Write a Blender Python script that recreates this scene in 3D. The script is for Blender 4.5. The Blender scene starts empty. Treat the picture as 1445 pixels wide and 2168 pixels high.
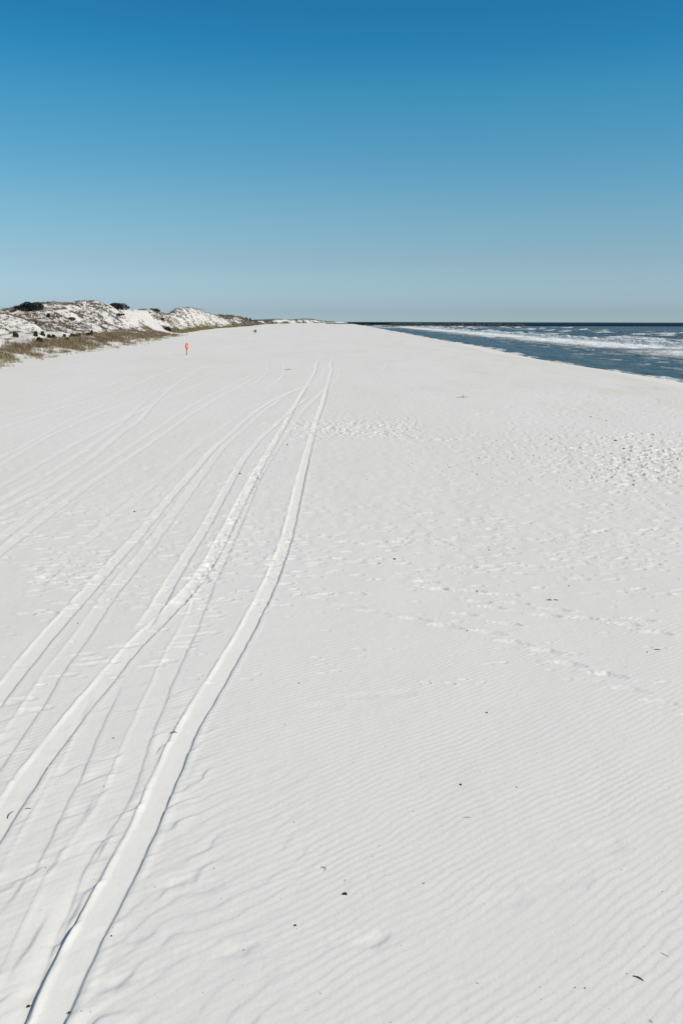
import bpy, math, random
import numpy as np
from mathutils import Vector, Matrix

# ------------------------------------------------------------------ camera
PW, PH, F = 1445.0, 2168.0, 1927.0
CAMZ = 4.6
PITCH = math.atan((1084.0 - 681.3) / F)
ROLL = 0.0022
sc = bpy.context.scene
COL = sc.collection
cam_d = bpy.data.cameras.new("camera")
cam = bpy.data.objects.new("camera", cam_d)
COL.objects.link(cam)
cam_d.sensor_fit = 'VERTICAL'
cam_d.sensor_height = 36.0
cam_d.lens = 36.0 * F / PH
cam_d.clip_start = 0.1
cam_d.clip_end = 200000.0
ROT = Matrix.Rotation(math.pi / 2 - PITCH, 3, 'X') @ Matrix.Rotation(ROLL, 3, 'Z')
cam.matrix_world = Matrix.Translation((0, 0, CAMZ)) @ ROT.to_4x4()
sc.camera = cam

# ------------------------------------------------------------------ sky and sun
SUN_EL = math.radians(43)
SUN_AZ = math.radians(-24)          # direction to the sun, measured from +X towards +Y
sd = Vector((math.cos(SUN_EL) * math.cos(SUN_AZ), math.cos(SUN_EL) * math.sin(SUN_AZ), math.sin(SUN_EL)))
w = bpy.data.worlds.new("World")
sc.world = w
w.use_nodes = True
nt = w.node_tree
nt.nodes.clear()
out = nt.nodes.new('ShaderNodeOutputWorld')
bg = nt.nodes.new('ShaderNodeBackground')
bg.inputs['Strength'].default_value = 0.10
sky = nt.nodes.new('ShaderNodeTexSky')
sky.sky_type = 'NISHITA'
sky.sun_disc = False
sky.sun_elevation = SUN_EL
sky.sun_rotation = math.pi / 2 - SUN_AZ
sky.air_density = 1.0
sky.dust_density = 0.6
sky.ozone_density = 2.0
# a clear winter sky seen through a polarised, contrasty air: deeper blue with height in view
geo = nt.nodes.new('ShaderNodeTexCoord')
sep = nt.nodes.new('ShaderNodeSeparateXYZ')
nt.links.new(geo.outputs['Generated'], sep.inputs[0])
mr = nt.nodes.new('ShaderNodeMapRange')
mr.inputs['From Min'].default_value = 0.0
mr.inputs['From Max'].default_value = 0.40
nt.links.new(sep.outputs['Z'], mr.inputs['Value'])
ramp = nt.nodes.new('ShaderNodeValToRGB')
SKY_TINT = [(0.0, (1, 1, 1)), (1.0, (1, 1, 1))]
SKY_TINT = [(0.0000, (0.432, 0.606, 0.831)), (0.0264, (0.352, 0.485, 0.731)), (0.1607, (0.319, 0.417, 0.514)), (0.2790, (0.281, 0.436, 0.493)), (0.3932, (0.213, 0.434, 0.500)), (0.5555, (0.125, 0.438, 0.507)), (0.6574, (0.068, 0.385, 0.498)), (0.7494, (0.058, 0.352, 0.471)), (1.0, (0.40, 0.44, 0.42))]  # unseen sky overhead turned neutral to make the fill light less blue
els = ramp.color_ramp.elements
while len(els) < len(SKY_TINT):
    els.new(0.5)
for e, (p, c) in zip(els, SKY_TINT):
    e.position = p
    e.color = (*c, 1)
nt.links.new(mr.outputs[0], ramp.inputs[0])
mul = nt.nodes.new('ShaderNodeMix')
mul.data_type = 'RGBA'
mul.blend_type = 'MULTIPLY'
mul.inputs[0].default_value = 1.0
nt.links.new(sky.outputs[0], mul.inputs[6])
nt.links.new(ramp.outputs[0], mul.inputs[7])
dbl = nt.nodes.new('ShaderNodeVectorMath')
dbl.operation = 'SCALE'
dbl.inputs['Scale'].default_value = 2.0
nt.links.new(mul.outputs[2], dbl.inputs[0])
nt.links.new(dbl.outputs[0], bg.inputs['Color'])
nt.links.new(bg.outputs[0], out.inputs[0])

sun_d = bpy.data.lights.new("sun", 'SUN')
sun_d.energy = 3.45
sun_d.angle = math.radians(0.5)
sun_d.color = (1.0, 0.93, 0.83)
sun = bpy.data.objects.new("sun", sun_d)
COL.objects.link(sun)
sun.rotation_euler = sd.to_track_quat('Z', 'Y').to_euler()
sc.view_settings.view_transform = 'Standard'
sc.view_settings.look = 'None'
sc.view_settings.exposure = 0.0
sc.view_settings.gamma = 1.0

# ------------------------------------------------------------------ helpers
def ray(px, py):
    return ROT @ Vector((px - PW / 2, PH / 2 - py, -F))

def ground(px, py, z=0.0):
    """where the line of sight through a photo pixel meets the level z"""
    d = ray(px, py)
    t = (z - CAMZ) / d.z
    return d.x * t, d.y * t

def at_depth(px, py, Y):
    d = ray(px, py)
    t = Y / d.y
    return d.x * t, Y, CAMZ + d.z * t

_perm = {}
def noise(x, y, seed=0):
    """2-D gradient noise, about -0.7..0.7"""
    if seed not in _perm:
        r = np.random.RandomState(seed + 17)
        p = r.permutation(1024)
        a = r.rand(1024) * 2 * np.pi
        _perm[seed] = (p, np.cos(a).astype(np.float32), np.sin(a).astype(np.float32))
    p, gx, gy = _perm[seed]
    x = np.asarray(x); y = np.asarray(y)
    xf = np.floor(x); yf = np.floor(y)
    xi = xf.astype(np.int64) & 1023; yi = yf.astype(np.int64) & 1023
    dx = (x - xf).astype(np.float32); dy = (y - yf).astype(np.float32)
    u = dx * dx * dx * (dx * (dx * 6 - 15) + 10); v = dy * dy * dy * (dy * (dy * 6 - 15) + 10)
    x1 = (xi + 1) & 1023; y1 = (yi + 1) & 1023
    def g(a, b, fx, fy):
        h = p[(p[a] + b) & 1023]
        return gx[h] * fx + gy[h] * fy
    n0 = g(xi, yi, dx, dy); n1 = g(x1, yi, dx - 1, dy)
    n2 = g(xi, y1, dx, dy - 1); n3 = g(x1, y1, dx - 1, dy - 1)
    a = n0 + u * (n1 - n0); b = n2 + u * (n3 - n2)
    return a + v * (b - a)

def fbm(x, y, seed=0, octaves=4):
    s = 0; a = 1.0
    for k in range(octaves):
        s = s + a * noise(x * 2 ** k, y * 2 ** k, seed + k)
        a *= 0.5
    return s

def sstep(a, b, x):
    t = np.clip((x - a) / (b - a), 0, 1)
    return t * t * (3 - 2 * t)

def mesh_from_arrays(name, co, quads=None, tris=None, smooth=True):
    me = bpy.data.meshes.new(name)
    nq = 0 if quads is None else len(quads)
    ntr = 0 if tris is None else len(tris)
    me.vertices.add(len(co))
    me.vertices.foreach_set('co', np.ascontiguousarray(co, dtype=np.float32).ravel())
    loops = []
    if nq: loops.append(quads.ravel())
    if ntr: loops.append(tris.ravel())
    loops = np.concatenate(loops).astype(np.int32)
    me.loops.add(len(loops))
    me.loops.foreach_set('vertex_index', loops)
    me.polygons.add(nq + ntr)
    st = np.concatenate([np.arange(nq) * 4, nq * 4 + np.arange(ntr) * 3]).astype(np.int32)
    me.polygons.foreach_set('loop_start', st)
    me.update(calc_edges=True)
    me.polygons.foreach_set('use_smooth', np.full(nq + ntr, smooth, dtype=bool))
    return me

def grid_quads(nr, nc):
    i = np.arange(nr * nc).reshape(nr, nc)
    # rows go outward (r), columns go with increasing azimuth from +Y to +X (clockwise)
    return np.stack([i[:-1, :-1], i[:-1, 1:], i[1:, 1:], i[1:, :-1]], -1).reshape(-1, 4)

def link(name, me, mat=None, parent=None, **props):
    o = bpy.data.objects.new(name, me)
    COL.objects.link(o)
    if mat is not None:
        me.materials.append(mat)
    if parent is not None:
        o.parent = parent
    for k, v in props.items():
        o[k] = v
    return o

def fattr(me, name, vals):
    a = me.attributes.new(name, 'FLOAT', 'POINT')
    a.data.foreach_set('value', np.ascontiguousarray(vals, dtype=np.float32).ravel())

def cattr(me, name, rgb):
    a = me.attributes.new(name, 'FLOAT_COLOR', 'POINT')
    c = np.ones((len(rgb), 4), dtype=np.float32); c[:, :3] = rgb
    a.data.foreach_set('color', c.ravel())

class NT:
    """small node helper"""
    def __init__(self, name):
        self.m = bpy.data.materials.new(name); self.m.use_nodes = True
        self.t = self.m.node_tree; self.t.nodes.clear()
        self.out = self.n('ShaderNodeOutputMaterial')
        self.b = self.n('ShaderNodeBsdfPrincipled')
        self.l(self.b.outputs[0], self.out.inputs[0])
    def n(self, t, **kw):
        x = self.t.nodes.new(t)
        for k, v in kw.items(): setattr(x, k, v)
        return x
    def l(self, a, b): self.t.links.new(a, b)
    def pos(self):
        return self.n('ShaderNodeNewGeometry').outputs['Position']
    def noise(self, vec, scale, detail=3, rough=0.5, sc3=None):
        if sc3:
            mp = self.n('ShaderNodeMapping'); mp.inputs['Scale'].default_value = sc3
            self.l(vec, mp.inputs[0]); vec = mp.outputs[0]
        x = self.n('ShaderNodeTexNoise'); x.inputs['Scale'].default_value = scale
        x.inputs['Detail'].default_value = detail; x.inputs['Roughness'].default_value = rough
        self.l(vec, x.inputs['Vector']); return x.outputs['Fac']
    def rng(self, v, a, b, c=0.0, d=1.0):
        x = self.n('ShaderNodeMapRange'); self.l(v, x.inputs['Value'])
        for k, q in zip(('From Min', 'From Max', 'To Min', 'To Max'), (a, b, c, d)): x.inputs[k].default_value = q
        return x.outputs[0]
    def mix(self, f, a, b):
        x = self.n('ShaderNodeMix', data_type='RGBA')
        for s, v in ((0, f), (6, a), (7, b)):
            if isinstance(v, (tuple, list)): x.inputs[s].default_value = (*v, 1)
            elif isinstance(v, (int, float)): x.inputs[s].default_value = v
            else: self.l(v, x.inputs[s])
        return x.outputs[2]
    def math(self, op, a, b=0.0):
        x = self.n('ShaderNodeMath', operation=op)
        for s, v in ((0, a), (1, b)):
            if isinstance(v, (int, float)): x.inputs[s].default_value = v
            else: self.l(v, x.inputs[s])
        return x.outputs[0]
    def attr(self, name, fac=True):
        x = self.n('ShaderNodeAttribute', attribute_name=name)
        return x.outputs['Fac'] if fac else x.outputs['Color']
    def bump(self, h, strength, dist, prev=None):
        x = self.n('ShaderNodeBump'); x.inputs['Strength'].default_value = strength
        x.inputs['Distance'].default_value = dist; self.l(h, x.inputs['Height'])
        if prev is not None: self.l(prev, x.inputs['Normal'])
        return x.outputs[0]

# ------------------------------------------------------------------ materials
def sand_material(name, shade_mottle):
    g = NT(name); P = g.pos()
    big = g.noise(P, 0.09, 4, 0.55, (1, 0.35, 1))
    fine = g.noise(P, 45.0, 2, 0.6)
    c = g.mix(g.rng(big, 0.40, 0.66), (0.786, 0.757, 0.704), (0.765, 0.728, 0.665))
    c = g.mix(g.rng(fine, 0.3, 0.7, 0.0, 0.35), c, (0.73, 0.705, 0.67))
    # stray dark grains
    sp = g.noise(P, 19.0, 1, 0.5)
    c = g.mix(g.rng(sp, 0.775, 0.80), c, (0.45, 0.44, 0.42))
    # damp and shelly sand, stored on the mesh
    c = g.mix(g.attr('tan'), c, (0.71, 0.655, 0.575))
    c = g.mix(g.attr('packed'), c, (0.796, 0.767, 0.716))
    c = g.mix(g.attr('wet'), c, (0.50, 0.46, 0.40))
    if shade_mottle:
        c = g.mix(g.rng(g.noise(P, 0.8, 4, 0.65), 0.3, 0.7, 0.25, 0.85), c, (0.56, 0.535, 0.51))  # grey mottle puts the dunes' shade into the sand colour
    g.l(c, g.b.inputs['Base Color'])
    g.b.inputs['Roughness'].default_value = 0.95
    g.b.inputs['Specular IOR Level'].default_value = 0.15
    b1 = g.bump(g.noise(P, 34.0, 3, 0.65), 0.5, 0.004)
    b2 = g.bump(g.noise(P, 3.2, 3, 0.6), 0.5, 0.02, b1)
    g.l(b2, g.b.inputs['Normal'])
    return g.m

M_sand = sand_material('white quartz sand', False)
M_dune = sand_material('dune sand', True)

def plain(name, rgb, rough=0.7, var=0.25, scale=6.0, spec=0.3):
    g = NT(name); P = g.n('ShaderNodeTexCoord').outputs['Object']
    n = g.noise(P, scale, 3, 0.6)
    a = tuple(v * (1 - var) for v in rgb); b = tuple(min(1, v * (1 + var)) for v in rgb)
    g.l(g.mix(g.rng(n, 0.3, 0.7), a, b), g.b.inputs['Base Color'])
    g.b.inputs['Roughness'].default_value = rough
    g.b.inputs['Specular IOR Level'].default_value = spec
    return g.m

def leafy(name):
    g = NT(name)
    g.l(g.attr('tint', False), g.b.inputs['Base Color'])
    g.b.inputs['Roughness'].default_value = 0.8
    g.b.inputs['Specular IOR Level'].default_value = 0.2
    return g.m
M_leaf = leafy('leaves and stems')
M_bark = plain('bark', (0.09, 0.075, 0.065), 0.9)

# ------------------------------------------------------------------ beach relief
def track_from_px(pts, z=0.0):
    w = np.array([ground(a, b, z) for a, b in pts])
    o = np.argsort(w[:, 1]); return w[o, 0], w[o, 1]

def smooth_curve(yk, xk):
    """monotone-in-y polyline -> densely sampled smooth curve"""
    ys = np.geomspace(yk[0], yk[-1], 400)
    # Catmull-like: interpolate then smooth in log space
    xs = np.interp(ys, yk, xk)
    for _ in range(60):
        xs[1:-1] = 0.25 * xs[:-2] + 0.5 * xs[1:-1] + 0.25 * xs[2:]
    return ys, xs

STRONG = dict(hw=0.135, d=0.034)
TRACKS = [
 # (photo points on the centre line, half width, depth, scuffed)
 ([(40,2290),(70,2230),(100,2168),(151,2049),(202,1949),(254,1849),(310,1750),(329,1700),(355,1639),(391,1549),(454,1449),(513,1350),
   (565,1250),(604,1149),(628,1049),(652,950),(665,900),(684,851),(694,808),(702,785),(699,768),(706,755)], 0.135, 0.040, 0.0),
 ([(-60,1830),(-20,1765),(27,1699),(56,1649),(133,1549),(214,1449),(276,1374),(326,1325),(376,1275),(406,1248),(461,1159),(506,1069),
   (546,994),(593,915),(623,860),(656,806),(668,785),(670,768),(678,755)], 0.135, 0.036, 1.0),
 ([(-10,2250),(25,2120),(70,2000),(115,1900),(160,1810),(208,1750),(249,1690),(290,1570),(330,1480),(370,1385),(410,1310),(432,1250),(452,1210),(478,1160),(508,1090),
   (538,1020),(556,990),(600,925),(640,870),(690,822),(740,805),(800,790)], 0.15, 0.015, 0.3),
 ([(20,1880),(60,1800),(95,1735),(135,1665),(172,1585),(210,1500),(245,1430)], 0.15, 0.014, 0.2),
 ([(290,1345),(329,1291),(364,1228),(394,1179),(426,1129),(461,1067),(513,974),(548,930),(588,895),(615,868),(660,838)], 0.125, 0.026, 0.3),
 ([(-60,1545),(0,1470),(30,1434),(75,1375),(125,1320),(164,1275),(199,1238),(249,1179),(299,1124),(349,1064),(399,1009),(438,964),
   (478,925),(528,880),(573,850),(628,825),(690,800)], 0.13, 0.028, 0.1),
 ([(-60,1680),(0,1594),(30,1549),(85,1474),(120,1414),(160,1365),(199,1310),(219,1278),(249,1238),(299,1179),(349,1109),(394,1049),
   (433,997),(473,944),(518,905),(558,870),(610,835)], 0.14, 0.017, 0.1),
 ([(-60,1215),(0,1168),(90,1098),(189,1024),(309,945),(400,880),(470,838),(540,800),(590,778)], 0.14, 0.019, 0.3),
 ([(-60,1190),(0,1140),(90,1070),(185,1004),(300,930),(380,875),(440,840),(520,800),(575,776)], 0.14, 0.015, 0.2),
 ([(-60,1115),(0,1079),(100,1030),(199,965),(260,915),(299,888),(319,862),(360,822),(400,795),(450,768)], 0.14, 0.018, 0.1),
 ([(-60,1095),(0,1060),(90,1010),(180,955),(235,915),(270,885),(305,850),(345,815)], 0.14, 0.014, 0.1),
 ([(-60,1060),(0,1030),(150,945),(250,893),(350,845),(430,810),(520,775)], 0.14, 0.015, 0.1),
 ([(-60,1015),(0,985),(100,925),(200,880),(300,843),(380,815),(480,778)], 0.14, 0.014, 0.1),
 ([(-60,1000),(0,970),(60,940),(130,898),(220,858),(300,828),(400,790),(470,765)], 0.14, 0.013, 0.1),
 ([(-60,925),(0,908),(140,860),(230,838),(320,800),(400,770)], 0.16, 0.020, 0.0),
 ([(-60,895),(0,880),(100,858),(180,830),(300,792)], 0.16, 0.018, 0.0),
 ([(30,850),(110,828),(190,795),(280,775),(350,757)], 0.16, 0.013, 0.0),
 ([(200,1100),(300,1030),(400,960),(470,905),(530,865)], 0.14, 0.009, 0.0),
 ([(60,1260),(150,1170),(230,1105),(330,1020),(430,930),(520,868),(600,836)], 0.14, 0.010, 0.3),
 ([(530,818),(548,806),(560,795),(567,782),(562,765)], 0.16, 0.014, 0.0),
 ([(560,824),(585,810),(598,797),(603,780),(596,764)], 0.16, 0.014, 0.0),
 ([(640,822),(672,806),(684,795),(686,782),(677,768)], 0.16, 0.012, 0.0),
 ([(700,817),(715,800),(720,787),(714,774)], 0.16, 0.014, 0.0),
 ([(690,820),(760,805),(800,790),(817,775),(818,762)], 0.16, 0.014, 0.0),
 ([(740,778),(790,788),(850,784),(900,778)], 0.16, 0.013, 0.0),
]

# ground sheet: polar grid round the viewpoint, finer where a grain of relief is larger to the eye
rows = [0.0, 1.0, 2.0, 3.0, 3.8, 4.3]
r = 4.6
while r < 90000:
    rows.append(r)
    if r < 70:
        dr = min(r * r / 4181 * 0.50, 0.13)
        dr = max(dr, 0.010)
    else:
        dr = 0.13 * (r / 70) ** 2.0
        dr = min(dr, r * 0.05)
    r += dr
R = np.array(rows)
fine_c = np.radians(np.arange(-24.0, 24.0, 0.055))
wide_l = np.radians(-np.geomspace(24.3, 180, 70)[::-1]); wide_r = np.radians(np.geomspace(24.0, 180, 70))
TH = np.concatenate([wide_l, fine_c, wide_r])
RR, TT = np.meshgrid(R, TH, indexing='ij')
GX = RR * np.sin(TT); GY = RR * np.cos(TT)
NR, NC = RR.shape
print("ground grid", NR, NC, NR * NC)

def shore_x(y):
    return 32.6 + 1.7 * np.exp(-((y - 84) / 24.0) ** 2) + 0.7 * np.sin(y / 37.0 + 1.2) + 0.45 * np.sin(y / 15.0) + 0.9 * noise(y / 60.0, y * 0 + 3.3, 5)

def beach_level(x, y):
    s = shore_x(y)
    z = np.where(x < s - 9, 0.0, 0.0)
    t = (x - (s - 9)) / 9.0
    face = -1.3 * np.clip(t, 0, None) ** 1.35
    z = np.where(t > 0, face, z)
    z = np.maximum(z, -7.0)
    return z

GZ = beach_level(GX, GY)
on = (GX < 30).astype(np.float32)
# broad undulation
GZ += 0.035 * fbm(GX / 7, GY / 16, 3, 3) * sstep(6, 25, RR) * on
GZ += 0.012 * noise(GX / 1.3, GY / 1.7, 9) * (RR < 120) * on
# scuffed micro relief between 14 and 80 m
mid = sstep(12, 22, GY) * (1 - sstep(90, 140, RR)) * on
GZ += mid * 0.009 * noise(GX / 0.30, GY / 0.55, 12)
near = RR < 130

near_rows = int(np.searchsorted(R, 130))
x = GX[:near_rows]; y = GY[:near_rows]
z = GZ[:near_rows].copy()
intrack = np.zeros_like(x); soft = np.zeros_like(x)
gr = np.zeros_like(x)
for ti, (pts, hw, dep, scuff) in enumerate(TRACKS):
    xk, yk = track_from_px(pts)
    ys, xs = smooth_curve(yk, xk)
    dxdy = np.gradient(xs, ys)
    X0 = np.interp(y, ys, xs); S = np.interp(y, ys, dxdy)
    d = (x - X0) / np.sqrt(1 + S * S)
    m = (np.abs(d) < 0.7) & (y > ys[0]) & (y < ys[-1])
    if not m.any(): continue
    dd = d[m]; yy = y[m]; xx = x[m]
    ends = sstep(ys[0], ys[0] * 1.06, yy) * (1 - sstep(ys[-1] * 0.9, ys[-1], yy))
    px_m = yy / 909.0
    # far away the walls are drawn a bit softer so that they stay resolved
    ed = 0.012 * noise(xx / 0.16, yy / 0.30, 30 + ti) + 0.022 * noise(xx / 0.6, yy / 0.9, 60 + ti)
    e = np.abs(dd) - hw - ed
    edl = 0.012 * noise(xx / 0.14, yy / 0.26, 330 + ti) + 0.020 * noise(xx / 0.5, yy / 0.8, 360 + ti)
    er = dd - hw - ed                     # steep wall on the right side
    el_ = dd + hw + edl                   # the left side only slopes gently down
    right = 1 - sstep(-0.026, 0.012, er)
    slope = np.clip((el_ + 0.01) / (2 * hw), 0, 1)
    floor = 0.15 + 0.85 * slope ** 0.9
    groove = right * sstep(-0.02, 0.05, el_)
    if scuff > 0:
        groove = groove * (1 - 0.3 * scuff * sstep(-0.1, 0.45, noise(xx / 0.22, yy / 0.35, 90 + ti)))
    rimr = np.exp(-((er - 0.04) / 0.04) ** 2) * 0.26 * (0.6 + 1.2 * noise(xx / 0.5, yy / 0.8, 120 + ti))
    # little lip on the left: gentle inside, abrupt outside
    lip = sstep(-0.030, -0.006, el_) * (1 - sstep(-0.006, 0.07, el_)) * np.clip(0.30 + 0.55 * noise(xx / 0.4, yy / 0.7, 390 + ti), 0, 1)
    h = 0.62 * dep * (1 + 0.15 * noise(xx / 1.5, yy / 2.5, 150 + ti))
    zz = -h * groove * floor + h * (np.clip(rimr, 0, 1) + lip)
    blend = ends
    gk = groove * ends * min(1, dep / 0.03)
    cur = z[m]
    # new groove wipes part of what is there
    z[m] = cur * (1 - 0.7 * np.clip(gk, 0, 1)) + zz * blend
    intrack[m] = np.maximum(intrack[m], gk)

# wind has scoured a hollow along the left side of the near end of the first track
xk, yk = track_from_px(TRACKS[0][0]); ys, xs = smooth_curve(yk, xk)
d0 = x - np.interp(y, ys, xs) + 0.135 + 0.02 * noise(x / 0.5, y / 0.9, 700)
sc_ = np.where(d0 < -0.035, np.exp(-((d0 + 0.035) / 0.13) ** 2), 1 - sstep(-0.035, 0.0, d0)) * (d0 < 0)
z -= sc_ * (0.022 * (1 - sstep(5.9, 7.6, y)) + 0.012 * np.clip(0.3 + 1.5 * noise(x * 0, y / 1.1, 701), 0, 1) * (1 - sstep(10, 14, y)))
# broader scours between the tracks at the lower left
for (cx_, cy_, lx_, ly_, dp_) in [(150, 1930, .10, .35, .028), (350, 1800, .0, .0, 0), (60, 1990, .10, .4, .022), (215, 1790, .07, .3, .020), (110, 1830, .06, .25, .016), (35, 1880, .08, .3, .018), (180, 1715, .06, .25, .014)]:
    if dp_ == 0: continue
    qx, qy = ground(cx_, cy_)
    g_ = float(np.interp(qy, ys, np.gradient(xs, ys))); n_ = math.hypot(1, g_)
    ax_ = ((x - qx) - g_ * (y - qy)) / n_; ay_ = (g_ * (x - qx) + (y - qy)) / n_
    ax_ = ax_ + 0.03 * noise(x / 0.3, y / 0.3, 702)
    z -= 0.7 * dp_ * np.exp(-(ay_ / (ly_ * 0.7)) ** 2) * np.where(ax_ < 0, np.exp(-(ax_ / (lx_ * 2.2)) ** 2), 1 - sstep(0, 0.05, ax_))
# ---- wind ripples
ang = math.radians(40)
nx_, ny_ = -math.sin(ang), math.cos(ang)
def saw(ph, k=0.30):
    f = ph - np.floor(ph)
    up = sstep(0, 1 - k, f); dn = 1 - sstep(1 - k, 1.0, f)
    return np.where(f < 1 - k, up, dn)
rip_fade = 1 - sstep(15, 26, y)
sel = rip_fade > 0.001
xs_, ys_ = x[sel], y[sel]
wx = 1.15 * noise(xs_ / 2.6, ys_ / 2.6, 200) + 0.40 * noise(xs_ / 0.55, ys_ / 0.55, 201) + 0.17 * noise(xs_ / 0.17, ys_ / 0.17, 202)
lam = 0.084
ph = (xs_ * nx_ + ys_ * ny_) / lam + wx * 1.5
amp = 0.0023 * (0.75 + 0.9 * noise(xs_ / 1.1, ys_ / 1.1, 203))
amp = np.clip(amp, 0.0008, 0.006)
# ripples stronger bottom right, patchy left
rp = amp * (saw(ph) - 0.5)
# drift ripples by the tracks, longer and steeper
wl = 1.0 * noise(xs_ / 0.9, ys_ / 0.9, 210) + 0.4 * noise(xs_ / 0.3, ys_ / 0.3, 211)
ang2 = math.radians(47)
ph2 = (-xs_ * math.sin(ang2) + ys_ * math.cos(ang2)) / 0.20 + wl
near_l = (1 - sstep(-0.9, 0.3, xs_)) * (1 - sstep(6.5, 10.5, ys_))
rp2 = 0.0060 * (saw(ph2, 0.22) - 0.4) * near_l * np.clip(0.5 + 1.1 * noise(xs_ / 0.7, ys_ / 0.7, 212), 0, 1)
rp2 += 0.016 * (saw(ph2 * 0.72 + 4 + 0.35 * noise(xs_ / 0.25, ys_ / 0.25, 215), 0.16) - 0.4) * (1 - sstep(-1.7, -0.7, xs_)) * (1 - sstep(8.5, 12, ys_)) * sstep(-0.05, 0.35, noise(xs_ / 0.45, ys_ / 0.6, 213))
keep = 1 - 0.93 * np.clip(intrack[sel], 0, 1)
z[sel] += (rp * (1 - 0.45 * near_l) + rp2) * keep * rip_fade[sel]
GZ[:near_rows] = z

# ---- footprints and pits
RS = np.random.RandomState(4)
pits = []
def pit(X, Y, L, W, a, d, rim=0.35): pits.append((X, Y, L, W, a, d * 0.72, rim * 0.8))
def pit_px(px, py, L=0.15, W=0.06, a=None, d=0.03):
    X, Y = ground(px, py)
    pit(X, Y, L, W, RS.uniform(0, 3.14) if a is None else a, d)
trail = [(560,1222),(604,1240),(655,1256),(690,1268),(752,1284),(800,1296),(890,1311),(955,1327),(1045,1339),(1100,1361),(1168,1379),(1215,1406),(1300,1430),(1345,1461),(1420,1490),(1500,1520)]
for i, (a, b) in enumerate(trail):
    dd = 0.024 if 5 < i < 13 else 0.014
    pit_px(a, b, 0.17, 0.075, math.radians(-30), dd)
    pit_px(a - 14, b - 3, 0.12, 0.07, math.radians(-30), dd * 0.5)
for a, b in [(1066,1258),(1100,1276),(1020,1273),(1050,1285),(1185,1290),(1165,1302),(1335,1322),(1362,1312),(1400,1340),(1245,1308),(1080,1320),(990,1300),
             (812,1146),(832,1156),(855,1147),(965,1142),(1010,1250),(930,1245),(913,1230)]:
    pit_px(a, b, 0.15, 0.07, math.radians(-25), 0.032)
for a, b in [(795,1473),(880,1468),(718,1497),(1235,1865),(1100,1905),(1310,1792),(810,1990),(400,1865),(525,2012),(455,1880),(300,1975),(262,2078)]:
    X, Y = ground(a - 22, b)
    pit(X, Y, 0.16, 0.10, 0.2, 0.009, 0.2)
# sharp little lee hollows near the tracks
for a, b, dpt in [(412,1862,.030),(810,1990,.035),(530,2010,.022),(258,2080,.032),(305,1985,.020),(70,2100,.02)]:
    X, Y = ground(a - 12, b)
    pit(X, Y, 0.10, 0.05, 0.75, dpt * 0.38, 0.15)
# footprints up the scuffed track and beside it
tx, ty = track_from_px(TRACKS[1][0])
for i in range(150):
    yy = RS.uniform(14.5, 48)
    xx = np.interp(yy, ty, tx)
    pit(xx + RS.normal(0.05, 0.09), yy, RS.uniform(.09, .16), RS.uniform(.05, .08), RS.uniform(1.2, 2.0), RS.uniform(.014, .032), 0.4)
for a, b in [(187,1385),(205,1395),(235,1402),(190,1408),(150,1430),(22,1490),(60,1480),(95,1500),(265,1370),(280,1365),(340,1335),(430,1325),(450,1340),(400,1370),(405,1360),(480,1272),(395,1300),(460,1305),(415,1345),(330,1410),(360,1400)]:
    pit_px(a, b, 0.12, 0.06, 0.4, 0.017)

def scatter(n, x0, x1, y0, y1, dmin, dmax, lmin=.06, lmax=.16, dens=None):
    k = 0
    while k < n:
        a = RS.uniform(x0, x1); b = RS.uniform(y0, y1)
        if dens is not None and RS.rand() > dens(a, b): continue
        X, Y = ground(a, b)
        L = RS.uniform(lmin, lmax)
        pit(X, Y, L, L * RS.uniform(.4, .8), RS.uniform(-0.8, 0.8), RS.uniform(dmin, dmax), RS.uniform(0.2, 0.6)); k += 1
def bump2(a, b, cx, cy, sx, sy): return math.exp(-((a - cx) / sx) ** 2 - ((b - cy) / sy) ** 2)
scatter(1100, 600, 900, 870, 935, .016, .055, .06, .13, lambda a, b: bump2(a, b, 760 , 905, 110, 17) )
scatter(4200, 850, 2300, 830, 1075, .018, .055, .05, .125,
        lambda a, b: min(1, bump2(a, b, 1420, 960 + (a - 1420) * 0.06, 330, 52) + 0.8 * (a > 1600) * bump2(a, b, a, 960, 1, 60)))
scatter(80, 1100, 1460, 890, 1030, .10, .14, .11, .16, lambda a, b: bump2(a, b, 1380, 960, 110, 40))
scatter(1500, -500, 2000, 900, 1200, .008, .028, .05, .13)
scatter(600, 600, 2000, 1030, 1260, .008, .028, .05, .12, lambda a, b: 0.3 + 0.7 * bump2(a, b, 1350, 1100, 350, 60))
scatter(420, 60, 620, 940, 1300, .008, .024, .04, .11)
scatter(60, 60, 220, 1190, 1250, .008, .02, .06, .12)
scatter(700, 1000, 1700, 800, 880, .02, .05, .10, .22, lambda a, b: 0.25 + 0.75 * bump2(a, b, 1400, 840, 200, 30))
scatter(120, -100, 1445, 1250, 1450, .006, .016, .03, .07)
# line of scuffs crossing the tracks
for i in range(170):
    a = RS.uniform(560, 960); b = 897 + (a - 560) * 0.085 + RS.normal(0, 2.5)
    X, Y = ground(a, b); pit(X, Y, RS.uniform(.1, .2), .07, 0.1, RS.uniform(.02, .045), .4)

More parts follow.
